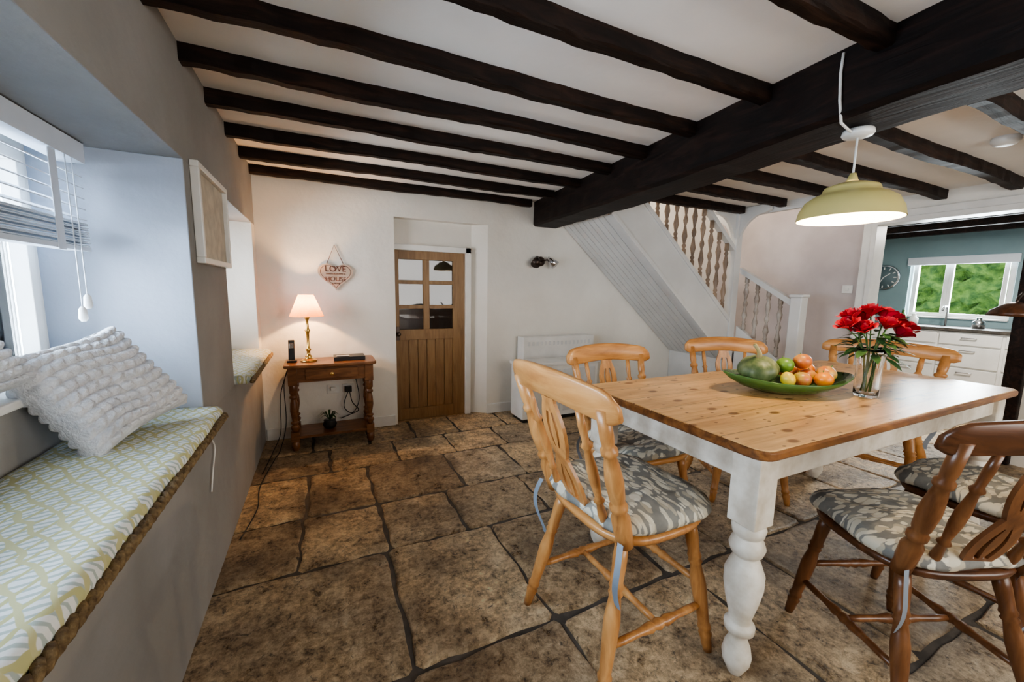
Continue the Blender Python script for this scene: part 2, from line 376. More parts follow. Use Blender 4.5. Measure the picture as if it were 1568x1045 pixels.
# ---------------------------------------------------------------- windows on the left
def win(name,y0,y1,z0,z1,n):
    mb=MB(); xa,xb=-.93,-.87; f=.05
    mb.box(xa,xb,y0,y1,z0,z0+f,whitep); mb.box(xa,xb,y0,y1,z1-f,z1,whitep)
    for i in range(n+1):
        yy=y0+(y1-y0-f)*i/n; mb.box(xa,xb,yy,yy+f,z0+f,z1-f,whitep)
    cw=(y1-y0-f)/n
    for i in range(n):
        a=y0+cw*i+f; b=a+cw-f; g=.035
        mb.box(xa-.01,xb+.015,a,b,z0+f,z0+f+g,whitep); mb.box(xa-.01,xb+.015,a,b,z1-f-g,z1-f,whitep)
        mb.box(xa-.01,xb+.015,a,a+g,z0+f+g,z1-f-g,whitep); mb.box(xa-.01,xb+.015,b-g,b,z0+f+g,z1-f-g,whitep)
        mb.box(xa+.03,xa+.034,a+g,b-g,z0+f+g,z1-f-g,wglass)
    mb.build(name,bevel=.004)
win('window_1',.21,1.965,.965,1.765,4)
win('window_2',2.63,3.65,.905,1.765,2)
mb=MB(); mb.box(-.875,-.735,.21,1.965,.96,.985,whitep); mb.build('window_sill',bevel=.006)

mb=MB(); xb=-.745; ya,yb=.28,1.93
mb.box(xb-.03,xb+.035,ya,yb,1.70,1.765,blindm)
z=1.665
while z>1.50:
    R=Matrix.Rotation(math.radians(24),3,'Y'); mb.obox((xb,(ya+yb)/2,z),(.05,yb-ya,.003),R,blindm); z-=.036
for k in range(11): 
    R=Matrix.Rotation(math.radians(random.uniform(-4,4)),3,'Y'); mb.obox((xb+random.uniform(-.002,.002),(ya+yb)/2,1.425+k*.0075),(.05,yb-ya,.003),R,blindm)
mb.box(xb-.026,xb+.026,ya,yb,1.405,1.42,blindm)
for yy in (.5,1.1,1.75): mb.box(xb+.026,xb+.028,yy-.02,yy+.02,1.40,1.70,blindm)
for yy,zz in((1.80,1.22),(1.84,1.26)):
    mb.tube([(xb+.036,yy,1.70),(xb+.036,yy,zz)],.0018,blindm,6); mb.lathe((xb+.036,yy,zz),(xb+.036,yy,zz-.05),[(0,.004),(.2,.01),(.8,.012),(1,.006)],whitep,12)
mb.build('venetian_blind')

def seat(name,x0,x1,y0,y1,z0,z1,mat):
    mb=MB(); n=60; cx=(x0+x1)/2
    zz=(z1-z0)
    prof=[(x0,z0),(x1-.01,z0),(x1,z0+.012),(x1+.004,z0+zz*.5),(x1,z1-.014),(x1-.014,z1-.002),(x1-.05,z1),((x0+x1)/2,z1+.006),(x0+.03,z1),(x0,z1-.01)]
    rings=[]
    for i in range(n+1):
        y=y0+(y1-y0)*i/n; e=.0035*math.sin(y*9)+.002*math.sin(y*23)
        rings.append([V((x+(e if x>cx else 0),y,z+(e if z>z0+.02 else 0))) for x,z in prof])
    mb.loft(rings,mat,True)
    for ph in(0,math.pi):
        for (zb) in (z0+.014,):
            pts=[]
            for i in range(241):
                y=y0+(y1-y0)*i/240; a=y*110+ph
                pts.append((x1+.008+.005*math.cos(a),y,zb+.007*math.sin(a)))
            mb.tube(pts,.009,braid,6)
    mb.build(name)
seat('window_seat_cushion',-.755,-.385,.22,1.965,.746,.805,latt)
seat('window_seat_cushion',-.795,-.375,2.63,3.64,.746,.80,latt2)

def pillow(name,loc,w,h,t,mat,rowsn,normal,upv):
    n=150
    def S(sgn):
        g=[]
        for i in range(n+1):
            a=-1+2*i/n; r=[]
            for j in range(n+1):
                b=-1+2*j/n
                th=t*(max(0,(1-a**4)*(1-b**4)))**.45
                row=(b+1+.05*math.sin(a*4))*rowsn/2; q=row-math.floor(row); ph=(int(row)%2)*math.pi
                bob=.017*(math.sin(q*math.pi)**.7)*(.30+.70*abs(math.sin(a*17+ph/2+.9*math.sin(row*1.7))))*min(1,th/.012)
                fold=.014*math.sin(a*4+b*3)*(1-a*a)*(1-b*b)
                r.append(V((a*w/2*(1-.08*(1-b*b)*abs(a)**3),b*h/2*(1-.10*(1-a*a)*abs(b)**3),sgn*(th+bob)+fold)))
            g.append(r)
        return g
    mb=MB(); mb.patch(S(1),mat); mb.patch(S(-1),mat)
    o=mb.build(name,loc)
    z=V(normal).normalized(); y=(V(upv)-z*V(upv).dot(z)).normalized(); x=y.cross(z)
    m=Matrix((x,y,z)).transposed().to_4x4(); m.translation=V(loc); o.matrix_world=m
pillow('knitted_pillow',(-.625,1.65,.972),.37,.35,.060,knit,11,(.74,-.38,.55),(-.42,-.04,1))
pillow('knitted_pillow',(-.78,1.42,1.075),.20,.15,.04,knit,6,(.75,-.35,.45),(-.3,-.1,1))

mb=MB(); x=-.449; 
mb.box(x,x+.03,2.05,2.60,1.385,1.41,whitep); mb.box(x,x+.03,2.05,2.60,1.765,1.79,whitep); mb.box(x,x+.03,2.05,2.075,1.41,1.765,whitep); mb.box(x,x+.03,2.575,2.60,1.41,1.765,whitep)
mb.box(x,x+.012,2.075,2.575,1.41,1.765,pictm)
mb.build('picture_frame',bevel=.003)

# ---------------------------------------------------------------- side table with lamp
mb=MB(); tx0,tx1,ty0,ty1=-.28,.40,3.42,3.76
mb.loft([sup((tx0+tx1)/2,(ty0+ty1)/2,(tx1-tx0)/2*s,(ty1-ty0)/2*s,z,48,14) for s,z in((.985,.668),(1,.674),(1,.686),(.99,.693))],sideoak,False)
legs=[(-.22,3.475),(.34,3.475),(-.22,3.715),(.34,3.715)]
pr=[(0,.018),(.03,.024),(.07,.03),(.11,.032),(.15,.018),(.19,.03),(.21,.03),(.23,.018),(.28,.020),(.45,.030),(.62,.026),(.7,.018),(.73,.03),(.76,.03),(.79,.02),(.84,.03),(1,.03)]
for lx,ly in legs:
    mb.box(lx-.032,lx+.032,ly-.032,ly+.032,.53,.668,sideoak); mb.box(lx-.03,lx+.03,ly-.03,ly+.03,.08,.155,sideoak)
    mb.lathe((lx,ly,.155),(lx,ly,.53),pr,sideoak); mb.lathe((lx,ly,0),(lx,ly,.08),[(0,.02),(.4,.033),(.8,.028),(1,.02)],sideoak)
mb.box(-.19,.31,3.455,3.475,.55,.668,sideoak); mb.box(-.235,-.215,3.5,3.69,.55,.668,sideoak); mb.box(.335,.355,3.5,3.69,.55,.668,sideoak); mb.box(-.19,.31,3.70,3.72,.55,.668,sideoak)
mb.box(-.13,.25,3.445,3.457,.572,.65,sideoak)
mb.lathe((.06,3.445,.61),(.06,3.42,.61),[(0,.006),(.3,.006),(.5,.014),(.9,.014),(1,.006)],brass,12)
mb.box(-.25,.37,3.45,3.74,.10,.12,sideoak)
mb.build('side_table',bevel=.004)

mb=MB(); L=V((-.105,3.60,.694))
mb.lathe(L,L+V((0,0,.39)),[(0,.06),(.02,.062),(.04,.05),(.07,.02),(.10,.028),(.13,.015),(.2,.012),(.24,.022),(.28,.012),(.45,.010),(.6,.014),(.64,.022),(.68,.012),(.85,.01),(.9,.02),(1,.016)],brass,24)
mb.lathe(L+V((0,0,.365)),L+V((0,0,.535)),[(0,.125),(1,.055)],shadem,40,cap=False)
mb.ell(L+V((0,0,.41)),(.016,.016,.024),bulb)
mb.build('table_lamp')
mb=MB()
mb.box(-.26,-.19,3.56,3.62,.694,.71,black)
R=Matrix.Rotation(math.radians(-18),3,'X'); mb.obox((-.225,3.60,.79),(.045,.02,.16),R,black); mb.obox((-.225,3.588,.825),(.03,.005,.04),R,chrome)
mb.build('cordless_phone',bevel=.004)
mb=MB(); mb.box(.08,.32,3.52,3.68,.694,.725,black); mb.box(.10,.20,3.535,3.6,.725,.73,chrome); mb.build('wifi_router',bevel=.005)
mb=MB(); 
for sx in(.02,.145): mb.box(sx,sx+.10,3.79,3.80,.36,.44,whitep)
mb.box(.165,.22,3.75,3.79,.37,.42,black); mb.box(.05,.09,3.765,3.79,.39,.42,whitep)
mb.build('wall_socket',bevel=.003)
mb=MB()
def cable(pts,r=.004,m=None):
    P=[V(p) for p in pts]; o=[]
    for i in range(len(P)-1):
        a=P[max(i-1,0)];b=P[i];c=P[i+1];d=P[min(i+2,len(P)-1)]
        for k in range(8):
            t=k/8; o.append(.5*((2*b)+(c-a)*t+(2*a-5*b+4*c-d)*t*t+(3*b-a-3*c+d)*t**3))
    o.append(P[-1]); mb.tube(o,r,m or black,6)
cable([(.2,3.755,.38),(.22,3.735,.28),(.27,3.745,.2),(.2,3.765,.16),(.12,3.745,.14)]); cable([(.19,3.755,.38),(.15,3.735,.25),(.22,3.745,.18),(.28,3.765,.3),(.25,3.77,.52)]); 
cable([(-.24,3.77,.68),(-.30,3.74,.5),(-.29,3.6,.2),(-.33,3.5,.02),(-.36,3.3,.008),(-.40,2.9,.008),(-.38,2.6,.008),(-.42,2.3,.008)],.0035)
cable([(-.25,3.77,.66),(-.33,3.74,.4),(-.34,3.7,.1),(-.38,3.5,.01),(-.41,3.1,.008)],.0035)
mb.build('power_cables')
mb=MB(); cable([(-.44,1.99,.76),(-.445,2.02,.66),(-.45,2.10,.58),(-.45,2.04,.50),(-.452,2.0,.42)],.003,whitep); mb.build('white_cable')
mb=MB(); c=V((.03,3.58,.121))
mb.lathe(c,c+V((0,0,.07)),[(0,.03),(.1,.045),(.5,.055),(.85,.045),(1,.048)],black,24)
for k in range(14):
    a=random.uniform(0,6.28); r=random.uniform(.05,.10); h=random.uniform(.04,.08)
    P0=c+V((0,0,.065)); P1=P0+V((math.cos(a)*r*.5,math.sin(a)*r*.5,h)); P2=P0+V((math.cos(a)*r,math.sin(a)*r,h*.5))
    s=V((-math.sin(a),math.cos(a),0))*.010
    mb.patch([[P0-s*.3,P0+s*.3],[P1-s,P1+s],[P2-s*.2,P2+s*.2]],leafm)
mb.build('potted_plant')

# heart sign
mb=MB(); pts=[]
for k in range(60):
    t=2*math.pi*k/60; x=16*math.sin(t)**3; z=13*math.cos(t)-5*math.cos(2*t)-2*math.cos(3*t)-math.cos(4*t)
    pts.append(V((.125+x/16*.138,3.795,1.395+z/16*.125)))
mb.prism(pts,(0,-.014,0),signm)
pts2=[V((.125+(p.x-.125)*.86,3.7805,1.395+(p.z-1.393)*.86)) for p in pts]; mb.tube(pts2+[pts2[0]],.0018,signt,5)
mb.tube([(.06,3.79,1.49),(.122,3.792,1.65),(.19,3.79,1.49)],.003,signt,6)
for sx in(.06,.19): mb.ell((sx,3.782,1.49),(.007,.006,.007),signm,10,6)
hs=mb.build('heart_sign')
for txt,z,s in(('LOVE',1.425,.07),('MAKES A HOUSE A',1.40,.018),('HOUSE',1.345,.052),('A HOME',1.32,.018)):
    cu=bpy.data.curves.new('lettering','FONT'); cu.body=txt; cu.size=s; cu.align_x='CENTER'; cu.extrude=.0015; cu.materials.append(signt)
    o=bpy.data.objects.new('lettering_'+txt.split()[0].lower(),cu); bpy.context.scene.collection.objects.link(o); o.location=(.125,3.7795,z); o.rotation_euler=(math.pi/2,0,0); o.parent=hs

mb=MB(); mb.lathe((2.13,3.80,1.60),(2.13,3.77,1.60),[(0,.05),(.7,.05),(1,.03)],bronze,24)
for dx in(-.075,.085):
    mb.tube([(2.13,3.775,1.60),(2.13+dx*.6,3.75,1.615),(2.13+dx,3.72,1.61)],.008,bronze); mb.lathe((2.13+dx*.8,3.75,1.64),(2.13+dx*1.5,3.69,1.56),[(0,.018),(.3,.03),(1,.05)],bronze if dx<0 else chrome,20)
mb.build('wall_spotlight')

mb=MB(); mb.box(1.87,2.75,3.63,3.775,.08,.81,whitep); 
for k in range(16): mb.box(1.92+k*.05,1.945+k*.05,3.625,3.63,.72,.76,stairwhite)
mb.box(1.9,1.94,3.64,3.76,0,.08,whitep); mb.box(2.68,2.72,3.64,3.76,0,.08,whitep); mb.build('storage_heater',bevel=.012,seg=3)
mb=MB(); mb.box(1.72,2.6,3.34,3.60,.04,.56,whitep); mb.box(1.70,2.62,3.325,3.605,.56,.59,whitep); mb.box(1.74,2.58,3.36,3.58,0,.04,black)
for k in range(2): mb.box(1.75+k*.42,2.14+k*.42,3.33,3.34,.09,.52,stairwhite)
mb.build('white_storage_chest',bevel=.006)
mb=MB(); mb.ell((2.95,2.75,.16),(.20,.15,.16),bagm,28,16,fn=lambda th,ph:1+.07*math.sin(th*5+ph*4)); mb.tube([(2.85,2.75,.28),(2.87,2.75,.44),(3.03,2.75,.44),(3.05,2.75,.28)],.010,bagm); mb.build('grey_bag')

# ---------------------------------------------------------------- staircase
lo=lambda x:1.9-.85*(x-2.48)
up=lambda x:2.13-.858*(x-2.78)
mb=MB()
mb.prism([(2.38,2.97,lo(2.38)),(2.62,2.97,up(2.62)),(4.07,2.97,up(4.07)),(4.07,2.97,lo(4.07))],(0,.05,0),stairwhite)
mb.prism([(2.38,2.955,lo(2.38)),(2.38,2.955,lo(2.38)+.05),(4.07,2.955,lo(4.07)+.05),(4.07,2.955,lo(4.07))],(0,.016,0),stairwhite)
mb.prism([(2.62,2.955,up(2.62)-.04),(2.62,2.955,up(2.62)+.015),(4.07,2.955,up(4.07)+.015),(4.07,2.955,up(4.07)-.04)],(0,.08,0),stairwhite)
nb=9; yw=(3.795-3.02)/nb
for k in range(nb):
    y=3.02+k*yw; xs=2.375
    mb.prism([(xs,y+.003,lo(xs)+.024),(4.1,y+.003,lo(4.1)+.024),(4.1,y+.003,lo(4.1)+.04),(xs,y+.003,lo(xs)+.04)],(0,yw-.006,0),stairwhite)
mb.prism([(xs,3.02,lo(xs)+.035),(4.1,3.02,lo(4.1)+.035),(4.1,3.02,lo(4.1)+.06),(xs,3.02,lo(xs)+.06)],(0,.775,0),stairwhite)
n=7
for k in range(n):
    xx=4.1-.21*k; z=.88+.19*k
    mb.box(xx-.23,xx,3.02,3.795,z-.03,z,stairwhite); mb.box(xx-.02,xx,3.02,3.795,z-.19,z-.03,stairwhite)
mb.box(4.1,4.845,3.0,3.795,.62,.69,stairwhite); mb.box(4.1,4.16,3.05,3.795,0,.62,stairwhite)
for k,z in enumerate((.17,.34,.51)): mb.box(4.22,4.845,2.38+.2*k,3.0,z-.17,z,stairwhite)
mb.prism([(4.17,2.40,0),(4.17,2.94,0),(4.17,2.94,.94),(4.17,2.40,.60)],(.05,0,0),stairwhite)
mb.build('staircase',bevel=.003)
bp=[(0,.022),(.10,.022),(.115,.012),(.15,.022),(.18,.012),(.28,.028),(.36,.018),(.43,.010),(.47,.020),(.5,.024),(.53,.020),(.57,.010),(.64,.018),(.72,.028),(.82,.012),(.85,.022),(.885,.012),(.9,.022),(1,.022)]
mb=MB()
x=2.70
while x<4.05:
    b=up(x)+.01; mb.lathe((x,2.995,b),(x,2.995,b+.72),bp,balu,14); x+=.128
mb.prism([(2.5,2.965,up(2.5)+.73),(4.07,2.965,up(4.07)+.73),(4.07,2.965,up(4.07)+.79),(2.5,2.965,up(2.5)+.79)],(0,.06,0),stairwhite)
for k in range(4):
    y=2.50+k*.125; zb=.60+(y-2.4)*.633; zt_=1.20+(y-2.4)*.58; mb.lathe((4.195,y,zb),(4.195,y,zt_),bp,balug,14)
mb.prism([(4.165,2.39,1.19),(4.165,2.95,1.52),(4.165,2.95,1.58),(4.165,2.39,1.25)],(.06,0,0),stairwhite)
mb.build('stair_balustrade')
mb=MB(); mb.box(4.07,4.16,2.95,3.04,0,2.20,stairwhite)
def bracket(d):
    ax=V(d)
    o=V((4.115,2.995,0))
    pts=[o+ax*.045+V((0,0,2.20)),o+ax*.36+V((0,0,2.20)),o+ax*.36+V((0,0,2.14))]
    for k in range(9):
        a=k/8*math.pi/2; pts.append(o+ax*(.045+.27*(1-math.sin(a)))+V((0,0,2.12-.30*(1-math.cos(a)))))
    s=V((-ax.y,ax.x,0)); mb.prism([p-s*.02 for p in pts],s*.04,stairwhite)
bracket((-1,0,0)); bracket((0,-1,0)); bracket((.0,1,0))
mb.build('newel_post',bevel=.006)
mb=MB(); mb.box(4.145,4.255,2.28,2.385,0,1.27,stairwhite); mb.box(4.135,4.265,2.27,2.395,1.27,1.30,stairwhite); mb.build('newel_post',bevel=.008)
mb=MB(); mb.box(4.15,4.20,2.10,2.95,2.12,2.3,stairwhite); mb.box(2.4,4.07,2.955,2.985,2.15,2.3,stairwhite); mb.build('trim_2',bevel=.004)
mb=MB(); mb.box(4.838,4.85,2.20,2.29,1.32,1.40,whitep); mb.box(4.832,4.838,2.23,2.26,1.345,1.375,whitep); mb.build('light_switch',bevel=.003)

mb=MB(); mb.box(4.81,5.0,DY-.02,DY+.02,0,2.02,whitep); mb.box(4.82,4.86,DY,DY+.09,0,2.08,whitep); mb.box(4.81,5.0,1.12,DY-.02,1.97,2.02,whitep); mb.box(4.82,4.86,1.10,DY,2.0,2.08,whitep); mb.build('trim_3',bevel=.004)
mb=MB(); mb.box(4.79,5.0,1.02,1.12,0,2.0,oakdark); mb.build('trim_4',bevel=.006)
mb=MB(); mb.lathe((4.55,1.06,1.27),(4.55,1.06,1.17),[(0,.03),(.15,.06),(.6,.12),(1,.14)],pineHD,28); mb.tube([(4.80,1.07,1.32),(4.68,1.065,1.34),(4.57,1.06,1.30),(4.55,1.06,1.26)],.010,bronze); mb.build('wall_lamp')
# ---------------------------------------------------------------- kitchen beyond
K=MB(); K.box(7.9,8.1,-1,1.88,0,2.3,teal); K.box(7.9,8.1,2.9,3.9,0,2.3,teal); K.box(7.9,8.1,1.88,2.9,0,1.0,teal); K.box(7.9,8.1,1.88,2.9,1.84,2.3,teal)
K.build('wall_kitchen_back')
K=MB(); K.box(4.97,8.0,3.8,3.9,0,2.3,teal); K.build('wall_kitchen_left')
K=MB(); K.box(4.97,8.0,-1.0,-.9,0,2.3,teal); K.build('wall_kitchen_right')
K=MB(); K.box(4.97,8.1,-1,3.9,2.25,2.33,ceilm); K.build('ceiling_kitchen')
for x in(5.7,6.4,7.1,7.7):
    mb=MB(); mb.box(x,x+.08,-.9,3.8,2.15,2.25,oakdark); mb.build('kitchen_ceiling_joist',bevel=.01)
mb=MB(); mb.box(7.33,7.89,.0,3.48,.05,.86,whitep); mb.box(7.30,7.89,.0,3.49,.865,.905,worktop)
y=.05
while y<3.3:
    for a,b in((.70,.84),(.42,.68),(.10,.40)): 
        mb.box(7.31,7.33,y,y+.54,a,b,whitep); mb.tube([(7.29,y+.2,b-.05),(7.29,y+.34,b-.05)],.006,chrome); mb.box(7.29,7.31,y+.2,y+.21,b-.055,b-.045,chrome); mb.box(7.29,7.31,y+.33,y+.34,b-.055,b-.045,chrome)
    y+=.57
mb.box(7.36,7.86,.0,3.48,0,.05,black)
mb.build('kitchen_cabinets',bevel=.004)
mb=MB(); xa,xb=7.97,8.03
mb.box(xa,xb,1.9,2.88,1.02,1.07,whitep); mb.box(xa,xb,1.9,2.88,1.78,1.83,whitep)
for yy in(1.9,2.50,2.83): mb.box(xa,xb,yy,yy+.05,1.07,1.78,whitep)
mb.box(7.96,8.0,1.96,2.0,1.07,1.78,whitep); mb.box(7.96,8.0,2.46,2.50,1.07,1.78,whitep)
mb.box(7.87,8.0,1.88,2.90,1.0,1.02,whitep); mb.build('window_3',bevel=.004)
mb=MB(); mb.box(7.87,7.9,1.86,2.93,1.75,1.86,blindm); mb.build('roller_blind',bevel=.006)
mb=MB(); c=V((7.895,3.19,1.58)); mb.lathe(c,c+V((-.03,0,0)),[(0,.19),(.6,.19),(1,.175)],chrome,40); mb.lathe(c+V((-.031,0,0)),c+V((-.034,0,0)),[(0,.17),(1,.17)],M('clock_face',(.12,.17,.19)),40)
for k in range(12):
    a=k*math.pi/6; R=Matrix.Rotation(a,3,'X'); mb.obox(c+V((-.036,0,0))+R@V((0,0,.14)),(.003,.014,.034),R,whitep)
for a,l in((.9,.10),(3.6,.14)): R=Matrix.Rotation(a,3,'X'); mb.obox(c+V((-.038,0,0))+R@V((0,0,l/2)),(.003,.010,l),R,whitep)
mb.build('wall_clock')
for i,(yy,h,r,m) in enumerate(((2.8,.2,.04,green),(2.68,.15,.05,whitep),(2.05,.14,.06,chrome))):
    mb=MB(); mb.lathe((7.6,yy,.906),(7.6,yy,.906+h),[(0,r),(.6,r),(.75,r*.5),(.95,r*.4),(1,r*.45)],m,20); mb.build(['green_bottle','soap_dispenser','kettle'][i])
mb=MB(); mb.tube([(7.75,2.4,.905),(7.75,2.4,1.12),(7.72,2.4,1.17),(7.64,2.4,1.17),(7.60,2.4,1.12)],.012,chrome); mb.build('kitchen_tap')
mb=MB(); g=[]
for i in range(50):
    r=[]
    for j in range(30):
        r.append(V((10.5+random.uniform(-.12,.12)+.02*j,-1+i*.14,j*.11+random.uniform(-.05,.05))))
    g.append(r)
mb.patch(g,hedge,False); mb.build('garden_hedge')

# ---------------------------------------------------------------- dining table
TX0,TX1,TY0,TY1,TZ=1.16,3.24,.685,1.61,.835
cx,cy=(TX0+TX1)/2,(TY0+TY1)/2; hx,hy=(TX1-TX0)/2,(TY1-TY0)/2
def rrect(hx,hy,r,z,ox=0,oy=0,n=6):
    P=[]
    for sx,sy,a0 in((1,1,0),(-1,1,90),(-1,-1,180),(1,-1,270)):
        for k in range(n+1):
            a=math.radians(a0+90*k/n); P.append(V((ox+sx*(hx-r)+r*math.cos(a),oy+sy*(hy-r)+r*math.sin(a),z)))
    return P
mb=MB()
mb.loft([rrect(hx-.006,hy-.006,.05,TZ-.034),rrect(hx,hy,.055,TZ-.027),rrect(hx,hy,.055,TZ-.009),rrect(hx-.004,hy-.004,.05,TZ-.003)],tabedge,False)
mb.loft([rrect(hx-.004,hy-.004,.05,TZ-.003),rrect(hx-.010,hy-.010,.045,TZ)],tabletop,False)
ix,iy=hx-.085,hy-.085; L=.048
prof=[(0,.022),(.03,.028),(.08,.042),(.13,.046),(.19,.040),(.24,.028),(.28,.030),(.30,.046),(.34,.048),(.36,.034),(.40,.036),(.50,.050),(.60,.060),(.68,.060),(.75,.046),(.79,.036),(.81,.048),(.85,.055),(.89,.048),(.91,.036),(.93,.048),(.97,.052),(1,.046)]
for sx in(-1,1):
    for sy in(-1,1):
        px,py=sx*ix,sy*iy
        mb.box(px-L,px+L,py-L,py+L,.555,TZ-.034,whitewood)
        mb.lathe((px,py,0),(px,py,.556),prof,whitewood,28)
for sy in(-1,1): mb.box(-ix+L,ix-L,sy*(iy+.02)-.012,sy*(iy+.02)+.012,TZ-.135,TZ-.034,whitewood)
for sx in(-1,1): mb.box(sx*(ix+.02)-.012,sx*(ix+.02)+.012,-iy+L,iy-L,TZ-.135,TZ-.034,whitewood)
mb.build('dining_table',(cx,cy,0),bevel=.004)

# ---------------------------------------------------------------- chairs
def chair_mesh(pn,ph_,S=.485):
    mb=MB()
    def dish(x,y): return -.010*math.exp(-((x/.13)**2+((y+.0)/.13)**2))
    mb.loft([sup(0,.01,.205*s,.205*s,z,44,3.2,dish if z>S-.01 else None) for s,z in((.90,S-.035),(1.0,S-.028),(1.03,S-.012),(1.0,S-.002),(.93,S),(.6,S),(.3,S))],ph_,True)
    lp=[(0,.013),(.05,.016),(.10,.017),(.14,.021),(.16,.015),(.18,.021),(.20,.021),(.22,.017),(.40,.022),(.52,.024),(.60,.020),(.66,.017),(.68,.022),(.70,.017),(.72,.022),(.75,.018),(.88,.021),(1,.019)]
    F={}
    for sx in(-1,1):
        for sy in(-1,1):
            top=V((sx*.145,.01+sy*.145,S-.03)); bot=V((sx*.205,.01+sy*(.205 if sy>0 else .255),0)); F[sx,sy]=(bot,top)
            mb.lathe(bot,top,lp,pn,16)
    q=lambda k,t:F[k][0].lerp(F[k][1],t)
    sp=[(0,.009),(.15,.012),(.3,.011),(.42,.017),(.45,.012),(.5,.018),(.55,.012),(.58,.017),(.7,.011),(.85,.012),(1,.009)]
    for sx in(-1,1): mb.lathe(q((sx,-1),.36),q((sx,1),.36),sp,pn,12)
    mb.lathe(q((-1,-1),.36).lerp(q((-1,1),.36),.5),q((1,-1),.36).lerp(q((1,1),.36),.5),sp,pn,12)
    mb.lathe(q((-1,1),.52),q((1,1),.52),sp,pn,12)
    zt=1.0
    def B(x,z,dy=0): 
        t=(z-S)/(zt-S); return V((x,-.175-.125*t-.02*math.sin(t*math.pi)-.035*(1-(x/.24)**2)*max(0,t)**1.0+dy,z))
    pp=[(0,.024),(.10,.026),(.22,.027),(.27,.017),(.29,.025),(.32,.025),(.34,.017),(.37,.022),(.50,.026),(.62,.021),(.68,.016),(.70,.023),(.73,.023),(.75,.016),(.80,.019),(1,.018)]
    for sx in(-1,1):
        mb.lathe(V((sx*.175,-.155,S-.02)),B(sx*.212,.93),pp,pn,16)
    s2=[(0,.010),(.15,.014),(.25,.010),(.27,.017),(.30,.010),(.45,.016),(.55,.016),(.70,.010),(.73,.017),(.76,.010),(.88,.012),(1,.010)]
    for sx in(-1,1): mb.lathe(V((sx*.112,-.17,S-.01)),B(sx*.132,.90),s2,pn,12)
    rings=[]
    for i in range(25):
        x=-.258+.516*i/24; a=abs(x)/.258
        zt_=1.005-.030*a**2-(.028*max(0,(a-.85)/.15)**2); zb=.895+.012*(1-a*a)-.012*a+(.020*max(0,(a-.85)/.15)**2); th=.014*(1-.3*a)
        c=B(x,.95)
        lean=.125/.515
        ring=[]
        for yy,zz in((-th,zb+.006),(-th*.5,zb),(th*.5,zb),(th,zb+.006),(th,zt_-.008),(th*.5,zt_),(-th*.5,zt_),(-th,zt_-.008)):
            ring.append(V((x,c.y+yy-(zz-.95)*lean,zz)))
        rings.append(ring)
    mb.loft(rings,ph_,True)
    def strip(path,w):
        rg=[]
        for i,(x,z) in enumerate(path):
            a=path[max(i-1,0)];b=path[min(i+1,len(path)-1)]; tx,tz=b[0]-a[0],b[1]-a[1]; l=math.hypot(tx,tz); nx,nz=-tz/l,tx/l
            ww=w(i/(len(path)-1))/2
            p=B(x+nx*ww,z+nz*ww); r=B(x-nx*ww,z-nz*ww)
            rg.append([p+V((0,.006,0)),r+V((0,.006,0)),r-V((0,.006,0)),p-V((0,.006,0))])
        mb.loft(rg,pn,False)
    z0,z1=S-.005,.905
    for sx in(-1,1):
        strip([(sx*(.012+.030*abs(math.sin(t*math.pi*2))*(1.1-.25*t)),z0+(z1-z0)*t) for t in [k/28 for k in range(29)]],lambda t:.022+.006*math.sin(t*math.pi))
    strip([(0,z0+(z1-z0)*t) for t in (.0,.05,.10,.13)],lambda t:.06-.02*t)
    strip([(0,z0+(z1-z0)*t) for t in (.42,.48,.52,.58)],lambda t:.05)
    strip([(0,z0+(z1-z0)*t) for t in (.88,.95,1.0)],lambda t:.06)
    strip([(0,z0+(z1-z0)*t) for t in [ .13+.31*k/8 for k in range(9)]],lambda t:.010+.020*math.sin(t*math.pi))
    strip([(0,z0+(z1-z0)*t) for t in [ .56+.34*k/8 for k in range(9)]],lambda t:.010+.016*math.sin(t*math.pi))
    def tuft(x,y): return -.020*sum(math.exp(-(((x-a)**2+(y-b)**2)/.0014)) for a in(-.09,.09) for b in(-.09,.09))+.005*math.sin(x*40)*math.sin(y*37)
    rg=[]
    for s,z in((.93,S+.001),(1.03,S+.010),(1.06,S+.024),(1.03,S+.042),(.94,S+.056),(.82,S+.063),(.68,S+.066),(.54,S+.068),(.40,S+.069),(.26,S+.069),(.12,S+.069)):
        rg.append([p+V((.006*math.sin(17*p.y),.006*math.sin(15*p.x),0)) for p in sup(0,.015,.205*s,.205*s,z,72,4.5,tuft if s<.99 else (lambda x,y:.004*math.sin(x*30+y*26)))])
    mb.loft(rg,floralm,True)
    for sx in(-1,1):
        rgp=[]
        for i in range(14):
            t=i/13; rgp.append(V((sx*.20+sx*.012*math.sin(t*5),-.20-.02*math.sin(t*4),S+.01-.22*t)))
        mb.patch([[p+V((-.009,0,0)),p+V((.009,.004,0))] for p in rgp],ribbon)
    return mb.mesh('dining_chair_mesh')
cm=chair_mesh(pine,pineH); cA=chair_mesh(pine,pineH,.505); cd_=chair_mesh(pineD,pineHD)
r=math.radians
for (x,y,rz,sc,me) in [(.995,1.10,r(-89),(1.16,1.07,1.055),cA),(1.81,.57,r(-24),(1.06,1,1.0),cd_),(2.46,.58,r(-4),(1,1,1),cd_),(1.53,1.60,r(176),(1.12,1,.98),cm),(2.47,1.66,r(150),(1.10,1,.98),cm),(3.44,1.37,r(104),(1.45,1,.97),cm)]:
    place(me,'dining_chair',(x,y,0),rz,bevel=0,scale=sc)

